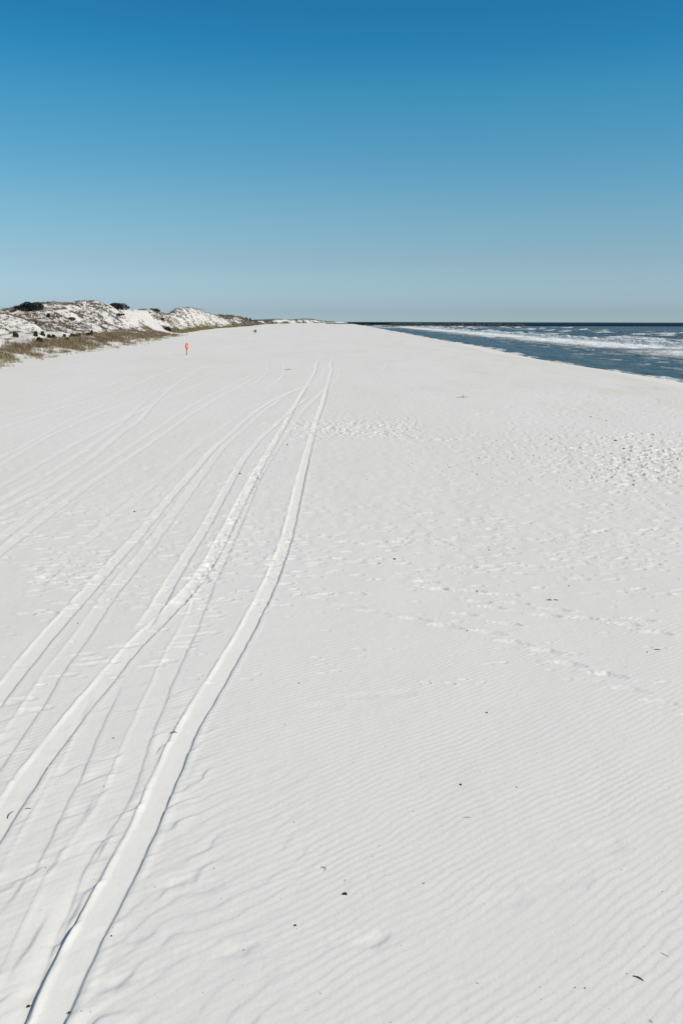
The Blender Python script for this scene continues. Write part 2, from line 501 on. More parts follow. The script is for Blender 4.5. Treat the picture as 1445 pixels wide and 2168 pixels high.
fine0 = len(wide_l); fine1 = fine0 + len(fine_c)
for (X, Y, L, W, a, d, rim) in pits:
    rr = math.hypot(X, Y); th = math.atan2(X, Y); ext = max(L, W) * 3.0
    i0, i1 = np.searchsorted(R, [rr - ext, rr + ext]); j0, j1 = np.searchsorted(TH, [th - ext / rr, th + ext / rr])
    if i1 <= i0 or j1 <= j0 or rr > 120: continue
    px_ = GX[i0:i1, j0:j1] - X; py_ = GY[i0:i1, j0:j1] - Y
    px_ = np.where(px_ < 0, px_ / 1.8, px_ * 1.1)
    u = px_ * math.cos(a) + py_ * math.sin(a); v = -px_ * math.sin(a) + py_ * math.cos(a)
    q = np.sqrt((u / L) ** 2 + (v / W) ** 2)
    q = q * (1 + 0.35 * noise(GX[i0:i1, j0:j1] / 0.09, GY[i0:i1, j0:j1] / 0.09, 77))
    GZ[i0:i1, j0:j1] += -d * np.exp(-(q ** 2.6)) + rim * d * np.exp(-((q - 1.45) / 0.4) ** 2)

tan = np.zeros_like(GX); sx_ = shore_x(GY)
n1 = fbm(GX / 3.5, GY / 14, 40, 4)
tan = 0.55 * sstep(-16, -3, GX - sx_ + 6 * n1) + 0.35 * sstep(0.12, 0.5, n1) * sstep(35, 60, GY) * sstep(0, 15, GX)
tan += 0.30 * sstep(0.15, 0.55, fbm(GX / 6, GY / 25, 46, 4)) * sstep(40, 80, GY)
wet = sstep(-2.6, -0.4, GX - sx_ + 1.6 * noise(GY / 5, GX * 0, 44))
me = mesh_from_arrays('beach', np.stack([GX, GY, GZ], -1).reshape(-1, 3), grid_quads(NR, NC)[:, ::-1])
fattr(me, 'tan', np.clip(tan, 0, 1)); fattr(me, 'wet', np.clip(wet, 0, 1))
pk = np.zeros_like(GX); pk[:near_rows] = np.clip(intrack, 0, 1); fattr(me, 'packed', pk)
link('beach', me, M_sand, kind='structure')
del RR, TT

# ------------------------------------------------------------------ dunes
# line of the dune foot, from where it stands on the level beach
FOOT = [ground(a, b) for a, b in [(0,771),(60,762),(110,752),(180,744),(240,736),(300,724),(370,713)]]
FOOT = [(FOOT[0][0] + 6, 20.0), (FOOT[0][0] + 2, 70.0)] + FOOT
FOOT += [(-66, 390), (-80, 560), (-92, 900), (-120, 1400), (-150, 2000), (-125, 2600), (-95, 3500), (-60, 4800), (-20, 6500)]
fx = np.array([p[0] for p in FOOT]); fy = np.array([p[1] for p in FOOT])
# main ridge: x as a function of y
RXY = [(20, -80), (200, -78), (300, -77), (370, -80), (450, -88), (560, -98), (950, -112), (1300, -131), (2000, -168), (2600, -150), (3500, -120), (4800, -85), (6500, -45)]
ry = np.array([p[0] for p in RXY], float); rx = np.array([p[1] for p in RXY], float)
OUT = [(-700,655),(-400,640),(-200,650),(-100,668),(-30,676),(0,675),(20,671),(40,663),(70,656),(95,650),(130,650),(160,648),(190,643),(205,644),(220,646),(245,652),(265,651),(290,655),
       (315,659),(330,663),(345,667),(357,668),(368,662),(380,656),(400,652),(412,655),(430,661),(445,666),(458,670),(470,671.5),(480,670),(492,671),
       (505,673),(515,677),(525,680),(535,682),(548,680),(560,679),(580,677.5),(600,677),(615,679),(628,678),(645,676),(656,676),(665,678),(680,680),(700,681.3),(730,681.8),(760,682.6)]
yy_t = np.geomspace(60, 6400, 3000); xx_t = np.interp(yy_t, ry, rx); tan_t = xx_t / yy_t
hk_y, hk_z = [], []
for a, b in OUT:
    d = ray(a, b); tt = d.x / d.y
    i = int(np.argmin(np.abs(tan_t - tt)))
    Y = yy_t[i]; hk_y.append(Y); hk_z.append(CAMZ + d.z / d.y * Y)
hk_y = np.array(hk_y); hk_z = np.array(hk_z); o_ = np.argsort(hk_y); hk_y = hk_y[o_]; hk_z = hk_z[o_]

def dune_height(x, y):
    fxx = np.interp(y, fy, fx); rxx = np.interp(y, ry, rx); h = np.interp(y, hk_y, hk_z)
    wob = 3.0 * noise(y / 22, x * 0 + 1.5, 300) * (y < 700)
    din = fxx + wob - x                      # distance inland of the foot
    wdt = np.maximum(fxx - rxx, 6)
    s = np.clip(1 - np.abs(x - rxx) / np.where(x > rxx, wdt * 0.78, np.interp(y, [0, 250, 330, 450, 700, 1500, 7000], [42, 36, 13, 11, 14, 60, 160])), 0, 1)
    prof = s * s * (3 - 2 * s)
    n_big = fbm(x / 24, y / 34, 310, 3)
    n_sm = fbm(x / 6.5, y / 8, 320, 4)
    main = h * prof
    main = main + (n_big * 3.0 * np.clip(prof * (1 - prof) * 4, 0, 1) + n_sm * 0.85 * np.clip(prof * 1.6, 0, 1)) * np.clip(h / 9, 0, 1)
    # a blow-out hollow of clean sand before the taller dune
    hol = np.exp(-((x + 68) / 9.0) ** 2 - ((y - 345) / 34.0) ** 2)
    main = main * (1 - 0.45 * hol)
    # foredune along the foot
    f_h = np.interp(y, [20, 100, 140, 190, 260, 330, 420, 700, 2000], [2.6, 2.6, 2.5, 2.2, 1.7, 1.0, 0.7, 1.2, 1.5])
    fd = f_h * (0.62 * sstep(0, 9, din) + 0.62 * sstep(9, 24, din)) * (1 - 0.5 * sstep(27, 36, din))
    fd = fd * (1 + 0.8 * fbm(x / 7, y / 11, 330, 3))
    zz = np.maximum(main, fd) + 0.35 * np.minimum(np.maximum(main, 0), np.maximum(fd, 0))
    edge = sstep(-3, 3, din)
    z = zz * edge + 0.10 * n_sm * edge + 0.18 * edge - 0.16
    back = sstep(rxx - 90, rxx - 40, x)
    z = z * back + (1 - back) * 0.8
    return z

rws = []
r = 60.0
while r < 7000:
    rws.append(r); r += 0.45 if r < 330 else (1.2 if r < 700 else (4 if r < 1600 else 22))
DR = np.array(rws)
DT = np.radians(np.concatenate([-np.geomspace(24, 75, 60)[::-1], np.arange(-23.9, -0.0, 0.07)]))
dr_, dt_ = np.meshgrid(DR, DT, indexing='ij')
DX = dr_ * np.sin(dt_); DY = dr_ * np.cos(dt_)
DZ = dune_height(DX, DY)
print("dune grid", DX.shape)
# keep only quads near or above the beach
qd = grid_quads(*DX.shape)[:, ::-1]
zf = DZ.ravel(); keepq = (zf[qd].max(1) > -0.12)
qd = qd[keepq]
used = np.unique(qd); remap = np.full(DX.size, -1); remap[used] = np.arange(len(used))
me = mesh_from_arrays('sand_dunes', np.stack([DX.ravel(), DY.ravel(), zf], -1)[used], remap[qd])
tn = 0.35 * sstep(0.0, 0.6, fbm(DX / 9, DY / 14, 350, 4)).ravel()[used]
fattr(me, 'tan', tn); fattr(me, 'wet', tn * 0); fattr(me, 'packed', tn * 0)
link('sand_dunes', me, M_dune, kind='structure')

# ------------------------------------------------------------------ vegetation
def blades(px, py, pz, n_per, height, spread, width, colors, lean, seed, jitter=0.35):
    """tufts of tapering blades; returns co, tris, tint"""
    rs = np.random.RandomState(seed); N = len(px)
    T = N * n_per
    bx = np.repeat(px, n_per) + rs.normal(0, 1, T) * np.repeat(spread, n_per)
    by = np.repeat(py, n_per) + rs.normal(0, 1, T) * np.repeat(spread, n_per)
    bz = np.repeat(pz, n_per) - 0.03
    hh = np.repeat(height, n_per) * rs.uniform(0.55, 1.15, T)
    a = rs.uniform(0, 2 * np.pi, T)
    w = width * rs.uniform(0.7, 1.3, T) * 0.5
    lx = rs.normal(lean[0], jitter, T) * hh; ly = rs.normal(lean[1], jitter, T) * hh
    dx = np.cos(a) * w; dy = np.sin(a) * w
    v0 = np.stack([bx - dx, by - dy, bz], -1); v1 = np.stack([bx + dx, by + dy, bz], -1)
    m0 = np.stack([bx - dx * .7 + lx * .35, by - dy * .7 + ly * .35, bz + hh * .6], -1)
    m1 = np.stack([bx + dx * .7 + lx * .35, by + dy * .7 + ly * .35, bz + hh * .6], -1)
    tp = np.stack([bx + lx, by + ly, bz + hh * .95], -1)
    co = np.stack([v0, v1, m1, m0, tp], 1).reshape(-1, 3)
    k = np.arange(T) * 5
    quads = np.stack([k, k + 1, k + 2, k + 3], -1); tris = np.stack([k + 3, k + 2, k + 4], -1)
    ci = rs.choice(len(colors), N); c = np.array(colors)[ci] * rs.uniform(0.75, 1.25, (N, 1))
    c = np.repeat(c, n_per, 0) * rs.uniform(0.8, 1.2, (T, 1))
    return co, quads, tris, np.repeat(c, 5, 0)

def build_veg(name, parts, **props):
    co, q, t, c = [], [], [], []; off = 0
    for a, b, d, e in parts:
        co.append(a); q.append(b + off); t.append(d + off); c.append(e); off += len(a)
    me = mesh_from_arrays(name, np.concatenate(co), np.concatenate(q), np.concatenate(t), smooth=False)
    cattr(me, 'tint', np.concatenate(c))
    return link(name, me, M_leaf, **props)

RV = np.random.RandomState(8)
def sample_band(n, y0, y1, d0, d1, mask, pw=1.0):
    """random points d0..d1 metres inland of the dune foot"""
    X, Y = [], []
    tot = 0
    while tot < n:
        yy = y0 * (y1 / y0) ** RV.rand(20000)
        dd = RV.uniform(d0, d1, 20000) + (3.0 * noise(yy / 22, yy * 0 + 1.5, 300)) * (yy < 700) * -1
        xx = np.interp(yy, fy, fx) - dd
        k = RV.rand(20000) < mask(xx, yy, dd)
        X.append(xx[k]); Y.append(yy[k]); tot += k.sum()
    X = np.concatenate(X)[:n]; Y = np.concatenate(Y)[:n]
    return X, Y

TANS = [(0.30, 0.23, 0.12), (0.24, 0.20, 0.10), (0.34, 0.27, 0.16), (0.20, 0.19, 0.08)]
BROWN = [(0.17, 0.115, 0.075), (0.20, 0.14, 0.10), (0.14, 0.10, 0.075), (0.22, 0.17, 0.12)]
OLIVE = [(0.12, 0.13, 0.045), (0.15, 0.15, 0.06), (0.10, 0.11, 0.05)]
GREY = [(0.16, 0.14, 0.135), (0.20, 0.17, 0.155), (0.12, 0.105, 0.10)]

parts = []
# grass belt at the dune foot
mk = lambda x, y, d: np.clip(0.25 + 1.5 * fbm(x / 3.5, y / 6, 400, 3) + 0.5 * sstep(1.5, 5, d), 0, 1) * (1 - 0.98 * sstep(0, 3, d - (5.0 + np.clip(y - 125, 0, 200) * 0.055)))
X, Y = sample_band(4600, 62, 330, 0.3, 11, mk)
Z = dune_height(X, Y)
parts.append(blades(X, Y, Z, 12, RV.uniform(.35, .75, len(X)), np.full(len(X), .28), 0.045, TANS + BROWN[:2], (-0.35, 0.1), 1))
X, Y = sample_band(2600, 62, 330, 3, 12, mk); Z = dune_height(X, Y)
parts.append(blades(X, Y, Z, 12, RV.uniform(.4, .8, len(X)), np.full(len(X), .35), 0.05, BROWN, (-0.3, 0.1), 2))
# stray sprouts in front of the belt
X, Y = sample_band(260, 80, 330, -2.5, 1.0, lambda x, y, d: np.clip(0.2 + 1.4 * noise(x / 3, y / 5, 410), 0, 1)); Z = np.maximum(dune_height(X, Y), 0)
parts.append(blades(X, Y, Z, 9, RV.uniform(.25, .6, len(X)), np.full(len(X), .18), 0.035, TANS, (-0.5, 0.1), 3))
# crests and streaks on the foredune
X, Y = sample_band(1500, 70, 360, 12, 34, lambda x, y, d: sstep(0.34, 0.5, fbm(x / 4, y / 14, 420, 3)) + 0.5 * sstep(23, 26, d) * (1 - sstep(28, 31, d))); Z = dune_height(X, Y)
parts.append(blades(X, Y, Z, 10, RV.uniform(.35, .7, len(X)), np.full(len(X), .35), 0.05, TANS[:3] + BROWN[:2] + OLIVE[:1], (-0.3, 0.1), 4))
# farther belt at the foot of the tall dune
X, Y = sample_band(1500, 370, 1000, 0.5, 8, lambda x, y, d: np.clip(0.3 + 1.5 * fbm(x / 8, y / 22, 430, 2), 0, 1)); Z = dune_height(X, Y)
parts.append(blades(X, Y, Z, 10, RV.uniform(.7, 1.3, len(X)), np.full(len(X), .8), 0.16, TANS + OLIVE, (-0.3, 0.1), 5))
build_veg('dune_grass', parts, kind='stuff', label='tan and olive dune grass growing along the foot of the white dunes', category='grass')

parts = []
# low woody scrub mottling the slopes
def scrub(n, y0, y1, d0, d1, mask, hmin, hmax, sp, wd, cols, seed, nb=9):
    X, Y = sample_band(n, y0, y1, d0, d1, mask); Z = dune_height(X, Y)
    parts.append(blades(X, Y, Z, nb, RV.uniform(hmin, hmax, n), RV.uniform(sp * .6, sp * 1.4, n), wd, cols, (-0.1, 0), seed, 0.7))
hollow = lambda x, y: np.exp(-((x + 68) / 10.0) ** 4 - ((y - 335) / 42.0) ** 4)
scrub(7800, 105, 345, 15, 50, lambda x, y, d: (0.10 + sstep(-0.05, 0.42, fbm(x / 2.6, y / 4.0, 440, 3)) * 0.8) * (1 - 0.97 * hollow(x, y)) * (1 - 0.6 * (y < 190) * (d < 24)), .15, .50, .20, .10, GREY + BROWN + GREY, 11)
scrub(4200, 185, 300, 12, 50, lambda x, y, d: (0.06 + sstep(0.0, 0.40, fbm(x / 2.8, y / 5.0, 443, 3))) * (1 - 0.97 * hollow(x, y)), .2, .55, .25, .13, GREY + BROWN, 16)
scrub(1100, 95, 200, 11, 30, lambda x, y, d: sstep(0.10, 0.42, fbm(x / 2.2, y / 9.0, 446, 3)), .2, .45, .3, .06, TANS + OLIVE + BROWN[:2], 17)
scrub(1200, 150, 330, 36, 46, lambda x, y, d: sstep(0.12, 0.4, fbm(x / 9, y / 12, 450, 2)), .3, .7, .5, .15, [(0.20, 0.10, 0.08), (0.17, 0.09, 0.075), (0.13, 0.09, 0.08)], 12)
scrub(4400, 372, 900, 4, 42, lambda x, y, d: sstep(-0.08, 0.40, fbm(x / 5, y / 11, 460, 3)), .3, .8, .6, .22, GREY[:2] + BROWN + TANS[:3], 13)
scrub(1500, 800, 1600, 2, 40, lambda x, y, d: sstep(-0.1, 0.3, fbm(x / 12, y / 30, 470, 3)), .8, 1.8, 2.0, .7, GREY + BROWN + OLIVE[:1], 14)
scrub(1700, 1700, 6000, 2, 60, lambda x, y, d: sstep(0.0, 0.35, fbm(x / 25, y / 160, 480, 3)), 1.2, 2.6, 5, 2.0, GREY + OLIVE[:1], 15)
build_veg('dune_scrub', parts, kind='stuff', label='low grey brown scrub mottling the white dune slopes', category='scrub')

def leaf_crown(rx_, ry_, rz_, n, leaf, cols, seed, lobes=7, flat=0.25):
    """crown of small leaf faces gathered into clumps"""
    rs = np.random.RandomState(seed)
    lc = rs.normal(0, 1, (lobes, 3)); lc /= np.linalg.norm(lc, axis=1)[:, None]
    lc *= rs.uniform(0.35, 0.8, (lobes, 1)); lc[:, 2] = np.abs(lc[:, 2]) * 0.8 + flat
    lr = rs.uniform(0.28, 0.5, lobes)
    k = rs.choice(lobes, n)
    d = rs.normal(0, 1, (n, 3)); d /= np.linalg.norm(d, axis=1)[:, None]
    P = lc[k] + d * (lr[k] * rs.uniform(0.55, 1.0, n) ** 0.5)[:, None]
    P = P * np.array([rx_, ry_, rz_]); P[:, 2] = np.maximum(P[:, 2], 0.02)
    a = rs.normal(0, 1, (n, 3)); a /= np.linalg.norm(a, axis=1)[:, None]
    b = np.cross(a, rs.normal(0, 1, (n, 3))); b /= np.linalg.norm(b, axis=1)[:, None]
    s = leaf * rs.uniform(0.5, 1.2, (n, 1))
    co = np.stack([P - a * s, P + b * s * .6, P + a * s, P - b * s * .6], 1).reshape(-1, 3)
    q = np.arange(n * 4).reshape(-1, 4)
    lobc = np.array(cols)[rs.choice(len(cols), lobes)]
    c = lobc[k] * rs.uniform(0.7, 1.3, (n, 1))
    return co, q, np.repeat(c, 4, 0)

def tube(pts, rad, seg=7):
    """tapering tube through pts, closed at the ends"""
    co, q, t = [], [], []
    pts = [Vector(p) for p in pts]
    for i, p in enumerate(pts):
        d = (pts[min(i + 1, len(pts) - 1)] - pts[max(i - 1, 0)]).normalized()
        u = d.orthogonal().normalized()
        if i:                                        # keep the frame from twisting
            u = (pu - d * pu.dot(d)).normalized()
        pu = u; v = d.cross(u)
        for k in range(seg):
            a = 2 * math.pi * k / seg
            co.append(p + (u * math.cos(a) + v * math.sin(a)) * rad[i])
    for i in range(len(pts) - 1):
        for k in range(seg):
            k2 = (k + 1) % seg
            q.append((i * seg + k, i * seg + k2, (i + 1) * seg + k2, (i + 1) * seg + k))
    c0 = len(co); co.append(pts[0]); c1 = len(co); co.append(pts[-1]); e = (len(pts) - 1) * seg
    for k in range(seg):
        k2 = (k + 1) % seg
        t.append((c0, k2, k)); t.append((c1, e + k, e + k2))
    return [tuple(c) for c in co], q, t

class MB:
    def __init__(self): self.co = []; self.f = []
    def add(self, co, q, t=()):
        o = len(self.co); self.co += [tuple(c) for c in co]
        self.f += [tuple(i + o for i in f) for f in list(q) + list(t)]
    def tube(self, pts, rad, seg=7): self.add(*tube(pts, rad, seg))
    def build(self, name, mat, parent=None, smooth=True, **props):
        me = bpy.data.meshes.new(name); me.from_pydata(self.co, [], self.f); me.update()
        me.polygons.foreach_set('use_smooth', [smooth] * len(me.polygons))
        return link(name, me, mat, parent, **props)

def empty(name, loc, rz=0.0, **props):
    o = bpy.data.objects.new(name, None); COL.objects.link(o)
    o.location = loc; o.rotation_euler = (0, 0, rz); o.empty_display_size = 0.2
    for k, v in props.items(): o[k] = v
    return o

def shrub(kind, X, Y, w_, d_, h_, cols, seed, label, cat, group=None, n=500, leaf=0.14, stems=4, trunk_h=0.0, lobes=7):
    Z = float(dune_height(np.array([X]), np.array([Y]))[0])
    e = empty(kind, (X, Y, Z - 0.1), label=label, category=cat)
    if group: e['group'] = group
    co, q, c = leaf_crown(w_ / 2, d_ / 2, h_, n, leaf, cols, seed, lobes)
    co[:, 2] += trunk_h
    me = mesh_from_arrays('crown', co, q, smooth=False); cattr(me, 'tint', c)
    link('crown', me, M_leaf, e)
    rs = random.Random(seed); mb = MB()
    for i in range(stems):
        a = rs.uniform(0, 6.28); rr = rs.uniform(.2, .6)
        tip = Vector((math.cos(a) * rr * w_ / 2, math.sin(a) * rr * d_ / 2, trunk_h + h_ * 0.6))
        b0 = Vector((tip.x * 0.15, tip.y * 0.15, -0.15))
        midp = b0.lerp(tip, 0.5) + Vector((rs.uniform(-.1, .1) * w_ * .3, rs.uniform(-.1, .1) * d_ * .3, 0.08 * h_))
        r0 = 0.035 * h_ + 0.015
        mb.tube([b0, midp, tip], [r0, r0 * .65, r0 * .25], 6)
    mb.build('trunk', M_bark, e)
    return e

def slope_hit(px, py, y0=70, y1=1500):
    """first point of the dunes or beach on the line of sight"""
    d = ray(px, py)
    ys = np.geomspace(y0, y1, 4000); t = ys / d.y
    xs = d.x * t; zs = CAMZ + d.z * t
    h = dune_height(xs, ys)
    k = np.nonzero(zs < h)[0]
    if len(k) == 0:
        k = [int(np.argmin(zs - h))]
    return float(xs[k[0]]), float(ys[k[0]])

GREEN = [(0.055, 0.075, 0.020), (0.075, 0.095, 0.028), (0.045, 0.060, 0.020)]
DARK = [(0.040, 0.036, 0.036), (0.052, 0.046, 0.046), (0.032, 0.032, 0.028)]
SHRUBS = [  # photo x, y of the base, width px, height px, what sets it apart
 (34, 714, 11, 7, 'round dark green shrub at the left end of the foredune shrubs'),
 (76, 712, 10, 7, 'dark green round shrub directly above the lowest shrub, left of a paired shrub'),
 (92, 711, 10, 6, 'dark green shrub on the foredune crest, upper right neighbour of the leftmost round pair'),
 (82, 726, 15, 8, 'lowest and roundest dark green shrub on the foredune, above the brown grass belt'),
 (105, 715, 8, 5, 'small dark green shrub just right of the crest pair'),
 (114, 716, 9, 5, 'narrow dark green shrub leaning right beside a small one'),
 (137, 714, 7, 4, 'tiny isolated green shrub left of the broadest shrub'),
 (156, 716, 17, 7, 'broadest dark green shrub in the middle of the foredune row'),
 (168, 712, 8, 4, 'small olive shrub at the right shoulder of the broadest shrub'),
 (142, 722, 12, 4, 'low flat olive shrub touching the top of the brown grass belt'),
 (190, 710, 12, 5, 'olive shrub right of the broad shrub, low and spreading'),
 (195, 706, 6, 4, 'small dark shrub perched above the rightmost spreading olive shrub'),
 (103, 672, 9, 6, 'small pointed dark shrub alone on the bare upper dune slope'),
 (77, 685, 5, 3, 'smallest dark shrub alone midway down the left dune slope'),
]
for i, (a, b, wp, hp, lab) in enumerate(SHRUBS):
    X, Y = slope_hit(a, b)
    k = Y / (F * 0.979)
    shrub('shrub', X, Y, wp * k, wp * k * 0.9, hp * k * 1.15 + 0.2, GREEN, 500 + i, lab, 'shrub', 'green shrubs on the dunes', n=700, leaf=0.16)

# big wind-clipped oaks on the crest
def crest_xy(px):
    d = ray(px, 660); tt = d.x / d.y
    i = int(np.argmin(np.abs(tan_t - tt))); return float(xx_t[i]), float(yy_t[i])
def oak(px, py_base, wp, hp, label, seed, n=2600, stems=8, shift=0.0, lobes=12):
    X, Y = crest_xy(px)
    X *= 1 - shift; Y *= 1 - shift; k = Y / (F * 0.979)
    Zt = CAMZ + ray(px, py_base).z / ray(px, py_base).y * Y
    e = shrub('scrub_oak', X, Y, wp * k, 6.0, hp * k * 0.75, DARK, seed, label, 'tree', None, n=n, leaf=0.24, stems=stems, lobes=lobes, trunk_h=0.2)
    return e
oak(64, 660, 58, 24, 'large dark wind-clipped scrub oak crowning the left end of the dune', 601, n=3400, shift=0.03)
oak(249, 655, 54, 15, 'broad dark scrub oak on the dune crest midway along the ridge', 602, n=3400, shift=0.06)
oak(40, 666, 14, 12, 'smaller sparse dark oak at the left foot of the large crowning oak', 603, n=500, lobes=5)
oak(327, 668, 24, 8, 'low dark scrub oak on the crest above the clean sand hollow', 604, n=1000)
oak(466, 671, 16, 4, 'flat dark scrub strip behind the right shoulder of the peaked dune', 605, n=700)

for a, b, wp, hp, lab, sd_ in [(353, 700, 20, 16, 'dark purple brown thicket doubling as shade on the steep slope left of the peaked dune', 611), (340, 676, 14, 7, 'dark thicket on the rim between the clean hollow and the peaked dune', 612),  # the first one's dark leaves also stand for the slope's shade
                          (250, 668, 30, 8, 'dark creeping thicket on the slope right below the mid ridge oak', 613), (150, 676, 20, 8, 'reddish brown thicket on the dune slope left of the clean sand', 614)]:
    X, Y = slope_hit(a, b); k = Y / (F * 0.979)
    shrub('thicket', X, Y, wp * k, wp * k * 0.6, hp * k * 0.5, DARK if sd_ != 614 else [(.13, .075, .065), (.11, .07, .065)], sd_, lab, 'thicket', n=900, leaf=0.22, lobes=10)

# trees standing behind the dunes at the far left
for i, (a, b, wp, hp, lab) in enumerate([
    (2, 676, 14, 8, 'dark tree at the very left edge behind the dune'),
    (14, 676, 12, 9, 'dark rounded tree, second from the left edge behind the dune'),
    (25, 675, 10, 10, 'sparser dark tree, third from the left edge behind the dune')]):
    Yd = 520.0; X, _, Zt = at_depth(a, b - hp, Yd)
    k = Yd / (F * 0.979)
    hh = Zt
    e = empty('pine_tree', (X, Yd, 0.6), label=lab, category='tree', group='dark trees behind the dunes')
    co, q, c = leaf_crown(wp * k / 2, wp * k / 2, 5.0, 700, 0.35, [(0.03, 0.04, 0.022), (0.04, 0.05, 0.03)], 620 + i, 7)
    co[:, 2] += hh - 5.6
    me = mesh_from_arrays('crown', co, q, smooth=False); cattr(me, 'tint', c); link('crown', me, M_leaf, e)
    mb = MB(); mb.tube([(0, 0, -1), (0.2, 0, hh * .5), (0.1, 0, hh - 2.5)], [.28, .2, .08], 8)
    for s in range(5):
        a2 = s * 1.3; mb.tube([(0.15, 0, hh - 4.5 + s * .4), (math.cos(a2) * 1.4, math.sin(a2) * 1.4, hh - 3.4 + s * .4)], [.08, .03], 5)
    mb.build('trunk', M_bark, e)
for i, (a, top, Yd, wp, lab) in enumerate([(522, 672.5, 1150.0, 7, 'left one of two small dark trees beyond the end of the near dunes'),
                                      (529, 672.8, 1180.0, 7, 'right one of two small dark trees beyond the end of the near dunes')]):
    X, _, Zt = at_depth(a, top, Yd); k = Yd / (F * .979)
    e = empty('pine_tree', (X, Yd, 0.5), label=lab, category='tree', group='small dark trees beyond the near dunes')
    co, q, c = leaf_crown(wp * k / 2, wp * k / 2, 4.5, 500, 0.5, DARK, 640 + i, 6)
    co[:, 2] += Zt - 5.0
    me = mesh_from_arrays('crown', co, q, smooth=False); cattr(me, 'tint', c); link('crown', me, M_leaf, e)
    mb = MB(); mb.tube([(0, 0, -1), (0.2, 0, Zt * .5), (0.1, 0, Zt - 2.5)], [.3, .2, .08], 7); mb.build('trunk', M_bark, e)

# ------------------------------------------------------------------ sea
SEA = -1.3
rws = list(np.linspace(26, 70, 60)); r = 71.0
while r < 90000:
    rws.append(r); r += 0.55 if r < 330 else (1.1 if r < 700 else (3.0 if r < 1800 else r * 0.02))
SR = np.array(rws)
ST = np.radians(np.concatenate([np.arange(-4, 24.0, 0.05), np.geomspace(24.1, 175, 120)]))
sr, st = np.meshgrid(SR, ST, indexing='ij')
SX = sr * np.sin(st); SY = sr * np.cos(st)
print("sea grid", SX.shape)
fade = 1 - sstep(1500, 3500, sr)
off = SX - shore_x(SY)
deepen = sstep(0, 40, off)
SZ = np.full_like(SX, SEA)
# wind chop, crests lying roughly along the shore
wxx = SX + 2.5 * noise(SX / 14, SY / 14, 500)
SZ += fade * (0.03 + 0.26 * deepen) * noise(wxx / 2.6, SY / 7.0, 501)
SZ += fade * (0.02 + 0.13 * deepen) * noise(SX / 1.1, SY / 2.2, 502)
SZ += fade * (0.25 * sstep(45, 120, off)) * noise(wxx / 9, SY / 26, 503)
foam = np.zeros_like(SX)
nA = fbm(SX / 3.0, SY / 9.0, 510, 4); nB = fbm(SX / 0.9, SY / 2.4, 520, 3); nL = noise(SX / 16, SY / 50, 530)
def breaker(X0, wig, amp, foam_w, lo, hi, seed, y0=60, y1=1500, cover=0.0):
    """one line of breaking water: steep on the shore side, foam sliding shoreward of the crest"""
    global SZ, foam
    xc = X0 + wig * noise(SY / 70, SX * 0 + seed, 540 + seed) + 0.25 * wig * noise(SY / 14, SX * 0, 541 + seed)
    a = np.clip(noise(SY / 38, SX * 0 + 7.7, 560 + seed) * 2.2 + cover, 0, 1) * sstep(y0, y0 + 20, SY) * (1 - sstep(y1 - 300, y1, SY))
    d = SX - xc
    prof = np.where(d < 0, np.exp(-(d / 1.3) ** 2), np.exp(-(d / 4.5) ** 2))
    SZ = SZ + amp * a * prof * (1 + 0.22 * nA + 0.08 * nB)
    tail = sstep(-foam_w, -foam_w * 0.30, d)
    fm = (lo + (1 - lo) * tail) * sstep(-foam_w * 1.15, -foam_w * 0.9, d) * (1 - sstep(0.0, 1.2, d)) * a
    tex = 0.5 + 0.9 * nA + 0.5 * nB
    foam = np.maximum(foam, fm * (tail * hi + (1 - tail) * np.clip(tex, 0, 1)))
    crest = np.exp(-((d + 1.8) / 2.6) ** 2) * a
    foam = np.maximum(foam, crest * 1.25 * np.clip(0.85 + 0.5 * nB, 0, 1.2))
breaker(81, 6, 1.15, 30, 0.35, 0.95, 1, 60, 1300, 1.5)
breaker(60, 6, 0.30, 9, 0.2, 0.5, 2, 60, 900, 0.1)
breaker(97, 9, 0.9, 7, 0.0, 0.9, 3, 60, 1200, -0.15)
breaker(120, 10, 0.9, 8, 0.0, 0.8, 4, 60, 1300, -0.15)
breaker(150, 12, 1.1, 9, 0.0, 0.95, 5, 60, 1500, 0.15)
breaker(195, 14, 1.2, 13, 0.0, 0.95, 6, 60, 1500, 0.0)
breaker(245, 16, 1.0, 9, 0.0, 0.8, 7, 60, 1500, -0.25)
breaker(110, 9, 0.7, 10, 0.0, 0.8, 8, 200, 1500, 0.0)
breaker(172, 12, 0.9, 9, 0.0, 0.8, 9, 60, 1500, -0.05)
# lace of old foam between the breakers and the shore
lace = sstep(0.10, 0.62, nA + 0.6 * nB + 0.5 * nL) * (1 - sstep(54, 66, off)) * sstep(2, 14, off) * 0.42
foam = np.maximum(foam, lace)
# far end of the bay: foam right up to the jetty
foam = np.maximum(foam, 0.75 * sstep(0.0, 0.4, fbm(SX / 14, SY / 80, 570, 3) + 0.12) * sstep(700, 1100, SY) * (1 - sstep(95, 150, off)) * (1 - sstep(1650, 1800, SY)))
# white caps
wc = fbm(SX / 2.4, SY / 6, 580, 3)
foam = np.maximum(foam, 0.8 * sstep(0.38, 0.62, wc + 0.25 * noise(SX / 60, SY / 160, 590)) * sstep(50, 90, off) * (1 - sstep(1100, 1700, SY)))
